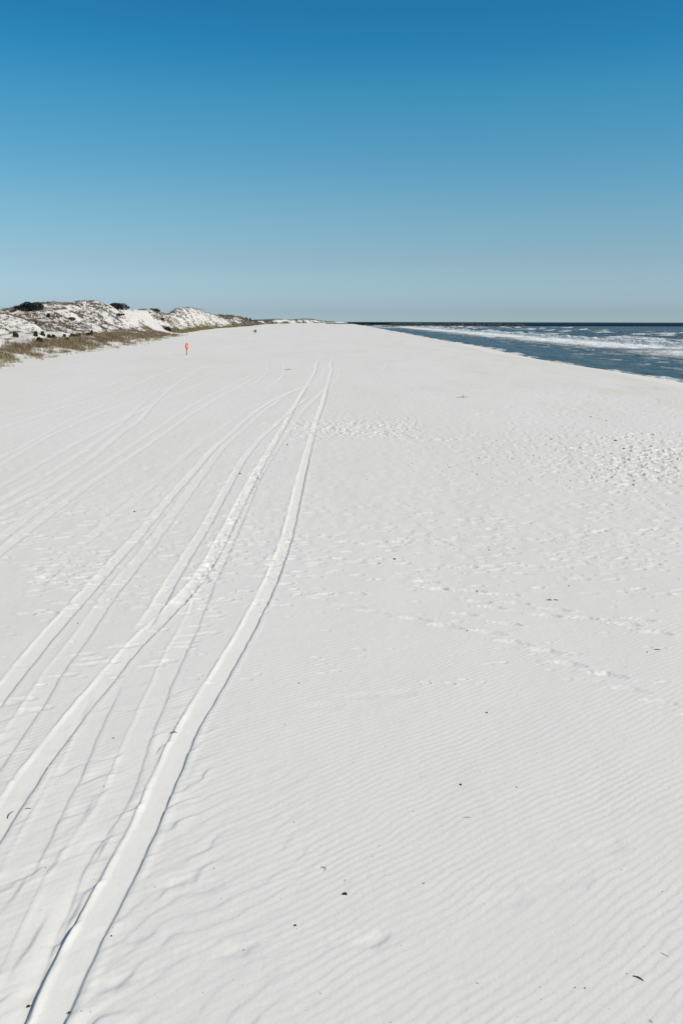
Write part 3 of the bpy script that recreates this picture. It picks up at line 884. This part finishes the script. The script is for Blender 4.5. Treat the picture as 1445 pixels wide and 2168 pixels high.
# swash at the edge
sw = off + 0.9 * noise(SY / 4.0, SX * 0, 600) + 0.5 * noise(SY / 1.3, SX * 0, 601)
run = np.clip(0.45 + 1.9 * noise(SY / 13, SX * 0 + 2, 602), 0, 1)
SZ += 0.16 * np.exp(-((sw - 1.2) / 0.7) ** 2) * run * (sr < 1500)
foam = np.maximum(foam, run * (sstep(-0.8, -0.1, sw) * (1 - sstep(1.0, 2.2, sw))) * (0.55 + 0.8 * nB + 0.3))
foam = np.maximum(foam, 0.8 * sstep(-0.9, -0.3, sw) * (1 - sstep(-0.2, 0.35, sw)))
foam = np.clip(foam, 0, 1)
SZ += 0.05 * foam * (nB + 0.5)
me = mesh_from_arrays('sea', np.stack([SX, SY, SZ], -1).reshape(-1, 3), grid_quads(*SX.shape)[:, ::-1])
fattr(me, 'foam', foam); fattr(me, 'shallow', 1 - sstep(6, 45, off))
g = NT('sea water'); P = g.pos()
sepn = g.n('ShaderNodeSeparateXYZ'); g.l(P, sepn.inputs[0])
far = g.rng(sepn.outputs['Y'], 1290, 1400)
c = g.mix(g.attr('shallow'), (0.038, 0.048, 0.044), (0.024, 0.042, 0.048))
mott = g.noise(P, 1.0, 4, 0.6, (0.16, 0.05, 1))
c = g.mix(g.rng(mott, 0.40, 0.66, 0, 0.7), c, (0.085, 0.100, 0.100))
m2 = g.noise(P, 0.42, 5, 0.62)
c = g.mix(g.rng(m2, 0.50, 0.68, 0, 0.75), c, (0.115, 0.135, 0.14))
c = g.mix(g.rng(m2, 0.49, 0.36, 0, 0.85), c, (0.012, 0.020, 0.026))
c = g.mix(far, c, (0.016, 0.032, 0.058))
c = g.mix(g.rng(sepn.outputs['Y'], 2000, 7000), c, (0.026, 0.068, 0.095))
fo = g.math('ADD', g.attr('foam'), g.rng(g.noise(P, 0.8, 5, 0.7), 0.3, 0.7, -0.20, 0.20))
fo = g.rng(fo, 0.14, 0.80)
c = g.mix(fo, c, (0.80, 0.82, 0.80))
g.l(c, g.b.inputs['Base Color'])
g.l(g.rng(fo, 0, 1, 0.25, 0.9), g.b.inputs['Roughness'])
g.b.inputs['IOR'].default_value = 1.33
g.l(g.rng(far, 0, 1, 0.11, 0.0), g.b.inputs['Specular IOR Level'])
b1 = g.bump(g.noise(P, 1.0, 4, 0.6, (1.6, 0.9, 1.6)), 0.9, 0.25)
b2 = g.bump(g.noise(P, 1.0, 3, 0.6, (0.25, 0.10, 0.25)), 0.9, 1.2, b1)
g.l(b2, g.b.inputs['Normal'])
link('sea', me, g.m, kind='structure')

# ------------------------------------------------------------------ rock jetty
g = NT('dark jetty rock'); P = g.pos()
n = g.noise(P, 0.6, 3, 0.6)
g.l(g.mix(g.rng(n, 0.48, 0.70), (0.018, 0.017, 0.022), (0.26, 0.24, 0.23)), g.b.inputs['Base Color'])
g.b.inputs['Roughness'].default_value = 0.85
M_rock = g.m
def boulder(rs, s):
    """angular stone: a jittered 14-sided block"""
    v = []; base = [(-1,-1,-1),(1,-1,-1),(1,1,-1),(-1,1,-1),(-1,-1,1),(1,-1,1),(1,1,1),(-1,1,1)]
    sx, sy, sz = s * rs.uniform(.8, 1.4), s * rs.uniform(.7, 1.2), s * rs.uniform(.5, .9)
    az = rs.uniform(0, 6.28); rot = Matrix.Rotation(az, 3, 'Z') @ Matrix.Rotation(rs.uniform(-.5, .5), 3, 'X')
    for b in base:
        k = rs.uniform(.65, 1.05)
        v.append(rot @ Vector((b[0] * sx * k, b[1] * sy * rs.uniform(.7, 1.05), b[2] * sz * rs.uniform(.6, 1.1))))
    tops = rot @ Vector((rs.uniform(-.3, .3) * sx, rs.uniform(-.3, .3) * sy, sz * 1.25)); v.append(tops)
    f = [(0,3,2,1),(0,1,5,4),(1,2,6,5),(2,3,7,6),(3,0,4,7)]
    t = [(4,5,8),(5,6,8),(6,7,8),(7,4,8)]
    return v, f, t
JY = 1470.0
def jx(px): return ray(px, 688).x / ray(px, 688).y * JY
rsj = random.Random(5)
jet = empty('rock_jetty', (jx(900), JY, SEA), label='long dark rock jetty running out into the sea at the far end of the beach', category='jetty')
inv = Vector((-jx(900), -JY, -SEA))
J0, J1 = jx(824), jx(1108)
core = MB(); nst = 1700
for i in range(nst):
    t = rsj.random(); X = J0 + (J1 - J0) * t
    hgt = 2.9 * min(1, (1 - t) * 16 + 0.35) * min(1, t * 20 + 0.6)
    lay = rsj.random()
    Z = SEA - 0.6 + hgt * lay; Yo = JY + (lay - 1) * 6.5 + rsj.uniform(-1.2, 1.2)
    if rsj.random() < 0.45: Yo = JY + (1 - lay) * 6.5 + rsj.uniform(-1, 1)
    v, f, tt = boulder(rsj, rsj.uniform(.9, 1.7))
    core.add([p + Vector((X, Yo, Z)) + inv for p in v], f, tt)
core.build('rubble', M_rock, jet, smooth=False, kind='stuff')
v, f, tt = boulder(rsj, 1.0)
bm0 = bpy.data.meshes.new('boulder'); bm0.from_pydata([tuple(p) for p in v], [], f + tt); bm0.materials.append(M_rock)
for i in range(90):
    o = bpy.data.objects.new('boulder', bm0); COL.objects.link(o); o.parent = jet
    t = (i + rsj.random()) / 90; X = J0 + (J1 - J0) * t
    hgt = 2.9 * min(1, (1 - t) * 16 + 0.35) * min(1, t * 20 + 0.6)
    o.location = Vector((X, JY - rsj.uniform(0, 2.5), SEA + hgt - 0.4 + rsj.uniform(-.3, .5))) + inv
    o.rotation_euler = (rsj.uniform(-.3, .3), rsj.uniform(-.3, .3), rsj.uniform(0, 6.28)); s = rsj.uniform(1.3, 2.1); o.scale = (s, s, s)
# the nearer, low spur of stones lying in the sand at the jetty's landward end
sp = MB(); YS = 2050.0
o0 = Vector((ray(740, 685).x / ray(740, 685).y * YS, YS, 0.0))
for i in range(420):
    a = rsj.uniform(690, 772); X = ray(a, 685).x / ray(a, 685).y * YS
    v, f, tt = boulder(rsj, rsj.uniform(.6, 1.2))
    sp.add([p + Vector((X, YS + rsj.uniform(-4, 4), rsj.uniform(-.2, .9))) - o0 for p in v], f, tt)
for i in range(900):
    a = rsj.uniform(738, 834); X = ray(a, 685).x / ray(a, 685).y * 2250.0
    v, f, tt = boulder(rsj, rsj.uniform(.8, 1.6))
    sp.add([p + Vector((X, 2250 + rsj.uniform(-5, 5), rsj.uniform(-1.6, 2.4))) - o0 for p in v], f, tt)
s_o = sp.build('rock_revetment', M_rock, None, smooth=False, label='low broken line of dark stones in the sand at the landward end of the jetty', category='rocks')
s_o.location = o0

# ------------------------------------------------------------------ rescue marker on its post
M_orange = plain('orange plastic', (0.85, 0.11, 0.04), 0.45, 0.08, 3.0, 0.5)
M_white = plain('white paint', (0.80, 0.80, 0.78), 0.5, 0.05)
M_post = plain('weathered dark post', (0.07, 0.06, 0.055), 0.85)
SXp, SYp = ground(395.4, 752.5)
mk_ = empty('rescue_marker', (SXp, SYp, 0), math.radians(56), label='bright orange oval lifesaving marker on a thin dark post standing on the white beach', category='marker')
mb = MB(); mb.tube([(0, 0.03, -0.3), (0, 0.03, 0.8), (0.0, 0.03, 1.55)], [.045, .043, .040], 10); mb.build('post', M_post, mk_)
# oval shell: domed front, flat back, rolled edge
def oval(hw, hh, zc, yc, dep, rings=7, seg=28):
    co, q, t = [], [], []
    for side in (-1, 1):
        for i in range(rings):
            s = 1 - i / (rings)
            yy = yc + side * dep * (math.sqrt(max(0, 1 - s * s)) * (1 if side < 0 else 0.35)) + side * 0.006
            for k in range(seg):
                a = 2 * math.pi * k / seg
                sq = 1 + 0.06 * math.cos(4 * a)
                co.append((hw * s * math.cos(a) * sq, yy, zc + hh * s * math.sin(a) * sq))
        c = len(co); co.append((0, yc + side * dep * (1 if side < 0 else .35) + side * .006, zc))
        b = c - rings * seg
        for i in range(rings - 1):
            for k in range(seg):
                k2 = (k + 1) % seg; f = (b + i * seg + k, b + i * seg + k2, b + (i + 1) * seg + k2, b + (i + 1) * seg + k)
                q.append(f if side < 0 else f[::-1])
        for k in range(seg):
            k2 = (k + 1) % seg; f = (b + (rings - 1) * seg + k, b + (rings - 1) * seg + k2, c)
            t.append(f if side < 0 else f[::-1])
    n = rings * seg + 1
    for k in range(seg):
        k2 = (k + 1) % seg; q.append((k2, k, n + k, n + k2))
    return co, q, t
mb = MB(); mb.add(*oval(0.27, 0.44, 1.24, -0.06, 0.10)); sh = mb.build('housing', M_orange, mk_)
mb = MB()                               # raised rim
ring = [(0.30 * math.cos(a) * (1 + .06 * math.cos(4 * a)), -0.06, 1.24 + 0.46 * math.sin(a) * (1 + .06 * math.cos(4 * a))) for a in np.linspace(0, 2 * math.pi, 33)]
mb.tube(ring, [0.022] * 33, 6); mb.build('rim', M_orange, sh)
mb = MB()
for zc, hw in ((1.36, .12), (1.22, .15), (1.10, .10)):
    pts = []
    for s in np.linspace(-1, 1, 7):
        xx = s * hw; rr2 = (xx / .30) ** 2 + ((zc - 1.24) / .46) ** 2
        pts.append((xx, -0.06 - 0.10 * math.sqrt(max(0, 2 * (1 - math.sqrt(rr2)) - (1 - math.sqrt(rr2)) ** 2)) - 0.010, zc))
    mb.tube(pts, [.028] * 7, 6)
mb.build('white_mark', M_white, sh)
for zc in (1.02, 1.45):
    mb = MB()
    mb.tube([(-.07, -.01, zc), (-.06, .06, zc), (0, .085, zc), (.06, .06, zc), (.07, -.01, zc)], [.012] * 5, 6)
    mb.build('bracket', M_post, mk_)

# ------------------------------------------------------------------ two walkers
def skin_mesh(name, joints, bones, mat, parent, sub=1, **props):
    """one continuous skinned surface from joints {name:(pos, radius)} and bones"""
    keys = list(joints); me = bpy.data.meshes.new(name)
    me.from_pydata([joints[k][0] for k in keys], [(keys.index(a), keys.index(b)) for a, b in bones], [])
    o = link(name, me, mat, parent, **props)
    m = o.modifiers.new('skin', 'SKIN')
    for i, k in enumerate(keys):
        r = joints[k][1]; r = r if isinstance(r, tuple) else (r, r)
        me.skin_vertices[0].data[i].radius = r
        me.skin_vertices[0].data[i].use_root = (i == 0)
    m.use_smooth_shade = True
    s = o.modifiers.new('sub', 'SUBSURF'); s.levels = sub; s.render_levels = sub
    return o

M_skin = plain('skin', (0.52, 0.34, 0.25), 0.6, 0.06)
M_black = plain('black cloth', (0.012, 0.012, 0.014), 0.9)
M_navy = plain('dark shorts cloth', (0.03, 0.035, 0.05), 0.9)
M_pale = plain('pale blue grey cloth', (0.33, 0.42, 0.43), 0.9, 0.08)
M_hair = plain('brown hair', (0.05, 0.03, 0.02), 0.7)

def walker(px, py, height, top_mat, short_mat, stride, label, bulk, rz):
    X, Y = ground(px, py)
    e = empty('person', (X, Y, 0.0), rz, label=label, category='person', group=None or 'two people walking on the beach')
    k = height / 1.75
    def J(x, y, z, r): return ((x * k, y * k, z * k), (r * k if not isinstance(r, tuple) else tuple(q * k for q in r)))
    j = {'pelvis': J(0, 0, .95, (.15, .11)), 'belly': J(0, 0, 1.10, (.135, .10)), 'chest': J(0, -.01, 1.32, (.165, .11)),
         'neck0': J(0, 0, 1.46, .065), 'neck1': J(0, -.01, 1.53, .055), 'head0': J(0, -.015, 1.60, (.07, .085)), 'head1': J(0, -.01, 1.69, (.075, .09)), 'head2': J(0, 0, 1.74, .05),
         'nose': J(0, -.11, 1.63, .012)}
    b = [('pelvis', 'belly'), ('belly', 'chest'), ('chest', 'neck0'), ('neck0', 'neck1'), ('neck1', 'head0'), ('head0', 'head1'), ('head1', 'head2'), ('head0', 'nose')]
    for s, n in ((-1, 'l'), (1, 'r')):
        ph_ = s * stride
        j.update({n + 'sh': J(s * .17, 0, 1.42, .06), n + 'el': J(s * .24, .05 + ph_ * .25, 1.14, .042), n + 'wr': J(s * .25, -.06 + ph_ * .5, .90, .027),
                  n + 'pa': J(s * .25, -.09 + ph_ * .52, .83, (.035, .018)),
                  n + 'hip': J(s * .09, 0, .90, .09), n + 'kn': J(s * .10, -.05 - ph_ * .45, .50, .056), n + 'an': J(s * .10, .02 - ph_ * .9, .085, .036),
                  n + 'heel': J(s * .10, .06 - ph_ * .9, .035, .032), n + 'toe': J(s * .115, -.14 - ph_ * .9, .022, (.04, .02))})
        b += [('chest', n + 'sh'), (n + 'sh', n + 'el'), (n + 'el', n + 'wr'), (n + 'wr', n + 'pa'), ('pelvis', n + 'hip'), (n + 'hip', n + 'kn'), (n + 'kn', n + 'an'),
              (n + 'an', n + 'heel'), (n + 'an', n + 'toe')]
        for f_, (dx, dl) in enumerate(((-.024, .066), (-.008, .078), (.008, .074), (.024, .058))):
            px0 = j[n + 'pa'][0]; px0 = Vector(px0)
            j[n + 'f%d' % f_] = (tuple(px0 + Vector((0.0, dx, -dl * .55)) * k), .009 * k)
            j[n + 'g%d' % f_] = (tuple(px0 + Vector((-s * .018, dx, -dl)) * k), .007 * k)
            b += [(n + 'pa', n + 'f%d' % f_), (n + 'f%d' % f_, n + 'g%d' % f_)]
        w0 = Vector(j[n + 'wr'][0])
        j[n + 'th'] = (tuple(w0 + Vector((-s * .02, -.045, -.07)) * k), .010 * k)
        b += [(n + 'wr', n + 'th')]
    skin_mesh('body', j, b, M_skin, e)
    q = {}; 
    for n in ('belly', 'chest', 'neck0', 'lsh', 'rsh', 'lel', 'rel'):
        p, r = j[n]; r = r if isinstance(r, tuple) else (r, r); q[n] = (p, tuple(v * bulk + .012 for v in r))
    p, r = j['pelvis']; q['hem'] = ((p[0], p[1], p[2] - .02), tuple(v * bulk + .02 for v in r))
    for n in ('lwr', 'rwr'):
        a_ = Vector(j[n[0] + 'el'][0]).lerp(Vector(j[n][0]), .75); q[n] = (tuple(a_), .045 * bulk)
    q = {k2: q[k2] for k2 in ('hem', 'belly', 'chest', 'neck0', 'lsh', 'rsh', 'lel', 'rel', 'lwr', 'rwr')}
    skin_mesh('jacket', q, [('hem', 'belly'), ('belly', 'chest'), ('chest', 'neck0'), ('chest', 'lsh'), ('chest', 'rsh'), ('lsh', 'lel'), ('rsh', 'rel'), ('lel', 'lwr'), ('rel', 'rwr')], top_mat, e)
    q = {'pelvis': (j['pelvis'][0], (.165 * k, .125 * k))}
    for n in ('l', 'r'):
        q[n + 'hip'] = (j[n + 'hip'][0], .108 * k)
        q[n + 'kn'] = (tuple(Vector(j[n + 'hip'][0]).lerp(Vector(j[n + 'kn'][0]), .72)), .088 * k)
    skin_mesh('shorts', q, [('pelvis', 'lhip'), ('pelvis', 'rhip'), ('lhip', 'lkn'), ('rhip', 'rkn')], short_mat, e)
    hd = Vector(j['head1'][0])
    q = {'a': (tuple(hd + Vector((0, .03, .03)) * k), .088 * k), 'b': (tuple(hd + Vector((0, .045, -.05)) * k), .075 * k), 'c': (tuple(hd + Vector((0, .05, -.12)) * k), .05 * k)}
    skin_mesh('hair', q, [('a', 'b'), ('b', 'c')], M_hair, e)
    return e
walker(537.9, 706.9, 1.70, M_pale, M_navy, 0.16, 'slim person in a pale top and dark shorts walking at left of the pair', 0.95, math.radians(160))
walker(541.3, 707.0, 1.80, M_black, M_black, 0.20, 'person all in black with bare calves walking at right of the pair', 1.25, math.radians(190))

# ------------------------------------------------------------------ debris on the sand
M_weed = plain('dried seaweed', (0.03, 0.026, 0.02), 0.8, 0.4, 30)
M_stick = plain('driftwood', (0.10, 0.08, 0.06), 0.8, 0.4, 30)
M_straw = plain('dry straw', (0.42, 0.37, 0.28), 0.8, 0.2, 30)
def surf_z(X, Y):
    i = int(np.searchsorted(R, math.hypot(X, Y))); jn = int(np.searchsorted(TH, math.atan2(X, Y)))
    return float(GZ[min(i, NR - 1), min(jn, NC - 1)])
def stick(px, py, L, rad, ang_, mat, label, cat='stick', name='stick', bend=0.15, fork=False, lift=0.0):
    X, Y = ground(px, py); z0 = surf_z(X, Y)
    X, Y = ground(px, py, z0)
    rs = random.Random(int(px * 7 + py)); mb = MB(); pts = []
    for i in range(6):
        t = i / 5 - .5
        pts.append((t * L, math.sin((t + .5) * math.pi) * bend * L + rs.uniform(-.02, .02) * L, rad * .8 + lift * (t + .5) * L + rs.uniform(0, .1) * L * .3))
    mb.tube(pts, [rad * v for v in (.5, .9, 1, .95, .7, .3)], 6)
    if fork:
        mb.tube([pts[2], (pts[2][0] + .2 * L, pts[2][1] - .22 * L, pts[2][2] + .12 * L), (pts[2][0] + .3 * L, pts[2][1] - .4 * L, pts[2][2] + .1 * L)], [rad * .8, rad * .5, rad * .2], 5)
        mb.tube([pts[3], (pts[3][0] - .05 * L, pts[3][1] + .3 * L, pts[3][2] + .2 * L)], [rad * .7, rad * .25], 5)
    o = mb.build(name, mat, None, label=label, category=cat)
    o.location = (X, Y, z0); o.rotation_euler = (0, 0, ang_); return o
def weed(px, py, size, label, n=4, name='seaweed_scrap', cat='seaweed'):
    size *= 0.8
    X, Y = ground(px, py); z0 = surf_z(X, Y); X, Y = ground(px, py, z0)
    rs = random.Random(int(px * 3 + py)); mb = MB()
    for i in range(n):
        a = rs.uniform(-1.2, 1.2); l = size * rs.uniform(.5, 1.0); c = (rs.uniform(-.2, .2) * size, rs.uniform(-.2, .2) * size)
        pts = [(c[0] + math.cos(a) * l * t, c[1] + math.sin(a) * l * t, .004 + size * .18 * math.sin((t + .5) * 3.1) * rs.uniform(.4, 1.1)) for t in (-.5, -.2, .1, .5)]
        mb.tube(pts, [size * .07, size * .15, size * .13, size * .05], 6)
    o = mb.build(name, M_weed, None, label=label, category=cat); o.location = (X, Y, z0); return o

weed(730, 1893, .055, 'dark curled seaweed scrap with forked tips, centre foreground', 5)
stick(684, 1841, .085, .0028, -1.0, M_stick, 'thin dark straw casting a shadow above the forked seaweed scrap', 'straw', 'dry_straw', .25, lift=.15)
weed(897, 1871, .022, 'small dark fleck right of the forked seaweed scrap', 2)
weed(975, 1662, .042, 'black oval seaweed piece on rippled sand, left of a smaller fleck', 3)
weed(1093, 1667, .025, 'small black fleck right of the oval seaweed piece', 2)
stick(988, 1731, .075, .0022, -.1, M_stick, 'fine grey straw lying flat below the oval seaweed piece', 'straw', 'dry_straw', .05)
stick(1350, 2073, .085, .0048, -.75, M_stick, 'short dark stick on ripples near the bottom right corner')
stick(1405, 2022, .07, .0020, -.7, M_straw, 'pale straw above the short dark stick at bottom right', 'straw', 'dry_straw', .05)
weed(1238, 2093, .022, 'small brown fleck left of the short dark stick, right one of two', 2)
weed(1217, 2092, .017, 'tiny brown fleck left of the short dark stick, left one of two', 2)
weed(1326, 2062, .016, 'tiny speck of seaweed just left of the short dark stick tip', 2)
weed(625, 1960, .030, 'small dark curl between the centre seaweed scrap and the wide tyre track', 3)
weed(516, 2012, .014, 'tiny dark grain beside the crescent hollow, lower centre left', 2)
weed(147, 2145, .035, 'black seaweed piece on the right lip of the tyre track at the bottom', 3)
weed(60, 2132, .045, 'black seaweed piece left of the tyre track at the bottom left corner', 3)
weed(236, 1983, .026, 'small black bit on the right lip of the wide tyre track', 2)
weed(97, 1838, .020, 'small black grain between the two main tracks at lower left', 2)
stick(23, 1727, .12, .0050, 1.45, M_stick, 'upright looking black stick in the left tyre track at the left edge', lift=.1)
stick(60, 1713, .06, .0038, .15, M_stick, 'short black twig right of the left tyre track near the left edge')
stick(368, 1552, .085, .0052, .05, M_stick, 'forked black twig on the left lip of the wide tyre track', 'twig', 'twig', .2, True)
weed(241, 1563, .035, 'black speck left of the forked twig, between the tracks', 2)
weed(220, 1666, .022, 'black grain below the speck between the tracks', 2)
weed(165, 1320, .035, 'small dark fleck between two shallow tracks on the left', 2)
weed(632, 1447, .030, 'black speck alone on smooth sand right of the wide track', 2)
weed(1029, 1510, .045, 'black speck alone on rippled sand below the footprint trail', 2)
stick(1162, 1271, .10, .008, -.1, M_stick, 'left piece of the black twig pair beside the footprints', 'twig', 'twig', .1, True)
stick(1176, 1271, .075, .008, -.4, M_stick, 'right piece of the black twig pair beside the footprints', 'twig', 'twig', .1)
weed(1009, 1252, .055, 'small dark bit above the footprint trail', 2)
weed(1204, 1241, .055, 'small dark bit above the black twig pair', 2)
weed(989, 1335, .04, 'dark fleck right of the deepest footprint in the trail', 2)
stick(1391, 1376, .09, .006, 0, M_stick, 'small dark twig near the right edge above the footprint trail', 'twig', 'twig', .1)
weed(1369, 1381, .04, 'dark fleck just left of the small twig near the right edge', 2)
weed(285, 1083, .075, 'black speck alone left of the shallow tracks', 3)
weed(835, 1184, .075, 'black speck below the cluster of footprints, right of the wide track', 3)
weed(802, 1194, .045, 'smaller black speck lower left of the footprint cluster', 2)
weed(1034, 1165, .06, 'dark speck on level sand right of the footprint cluster', 2)
weed(508, 1003, .10, 'dark clump on the edge of the middle tyre track', 3)
weed(608, 942, .10, 'small dark clump between the two main tracks farther up the beach', 3)
weed(1166, 930, 0.126, 'black lump at the left end of the trampled sand', 3)
weed(1302, 933, 0.140, 'black lump in the middle of the trampled sand', 3)
weed(1319, 950, 0.140, 'broad black lump, lowest of the trampled sand lumps', 3)
weed(1404, 957, 0.112, 'black lump in the trampled sand near the right edge', 3)
weed(1249, 883, 0.126, 'dark lump, first of three in a line above the trampled sand', 3)
weed(1266, 887, 0.098, 'dark lump, second of three in a line above the trampled sand', 3)
weed(1283, 891, 0.112, 'dark lump, third of three in a line above the trampled sand', 3)
stick(979, 842, .8, .02, 0.05, M_straw, 'low brownish driftwood streak on pale sand between tracks and sea', 'driftwood', 'driftwood', .1, True)
stick(610, 783, .9, .022, 0.05, M_straw, 'small dark driftwood left of the two main tracks far up the beach', 'driftwood', 'driftwood', .1, True)

# flecks of shell and weed strewn over the trampled sand: too many and too small to count
mbx = []; fq = []; RD = np.random.RandomState(21)
def fleck(px, py, s):
    X, Y = ground(px, py); z0 = surf_z(X, Y)
    a = RD.uniform(0, 6.28); c_, s_ = math.cos(a), math.sin(a); l, w_, h = s * RD.uniform(.6, 1.4), s * RD.uniform(.3, .6), s * .45
    o = len(mbx)
    for u, v, t in ((-l, 0, 0), (0, -w_, 0), (l, 0, 0), (0, w_, 0), (0, 0, h), (0, 0, -h)):
        mbx.append((X + u * c_ - v * s_, Y + u * s_ + v * c_, z0 + t + h * .3))
    for f in ((0, 1, 4), (1, 2, 4), (2, 3, 4), (3, 0, 4), (1, 0, 5), (2, 1, 5), (3, 2, 5), (0, 3, 5)): fq.append(tuple(o + k for k in f))
k = 0
while k < 900:
    a = RD.uniform(620, 2000); b = RD.uniform(850, 1260)
    if RD.rand() > bump2(a, b, 1380, 965, 330, 55) + 0.12 * bump2(a, b, 1100, 1100, 500, 130) + 0.4 * bump2(a, b, 770, 905, 110, 20): continue
    fleck(a, b, RD.uniform(.012, .034) * (1.0 if b < 1020 else 0.5) * (1.4 if RD.rand() < .06 else 1)); k += 1
for _ in range(260): fleck(RD.uniform(-100, 1600), RD.uniform(1200, 2168) ** 1.0, RD.uniform(.002, .006))
for _ in range(320): fleck(RD.uniform(-100, 1600), RD.uniform(1000, 1350), RD.uniform(.004, .010))
me = bpy.data.meshes.new('shell_debris'); me.from_pydata(mbx, [], fq); me.update()
link('shell_debris', me, plain('dark shell and weed crumbs', (0.09, 0.085, 0.08), 0.8, 0.5, 4), kind='stuff', label='tiny dark crumbs of shell and weed strewn over the trampled sand', category='debris')
print("done")
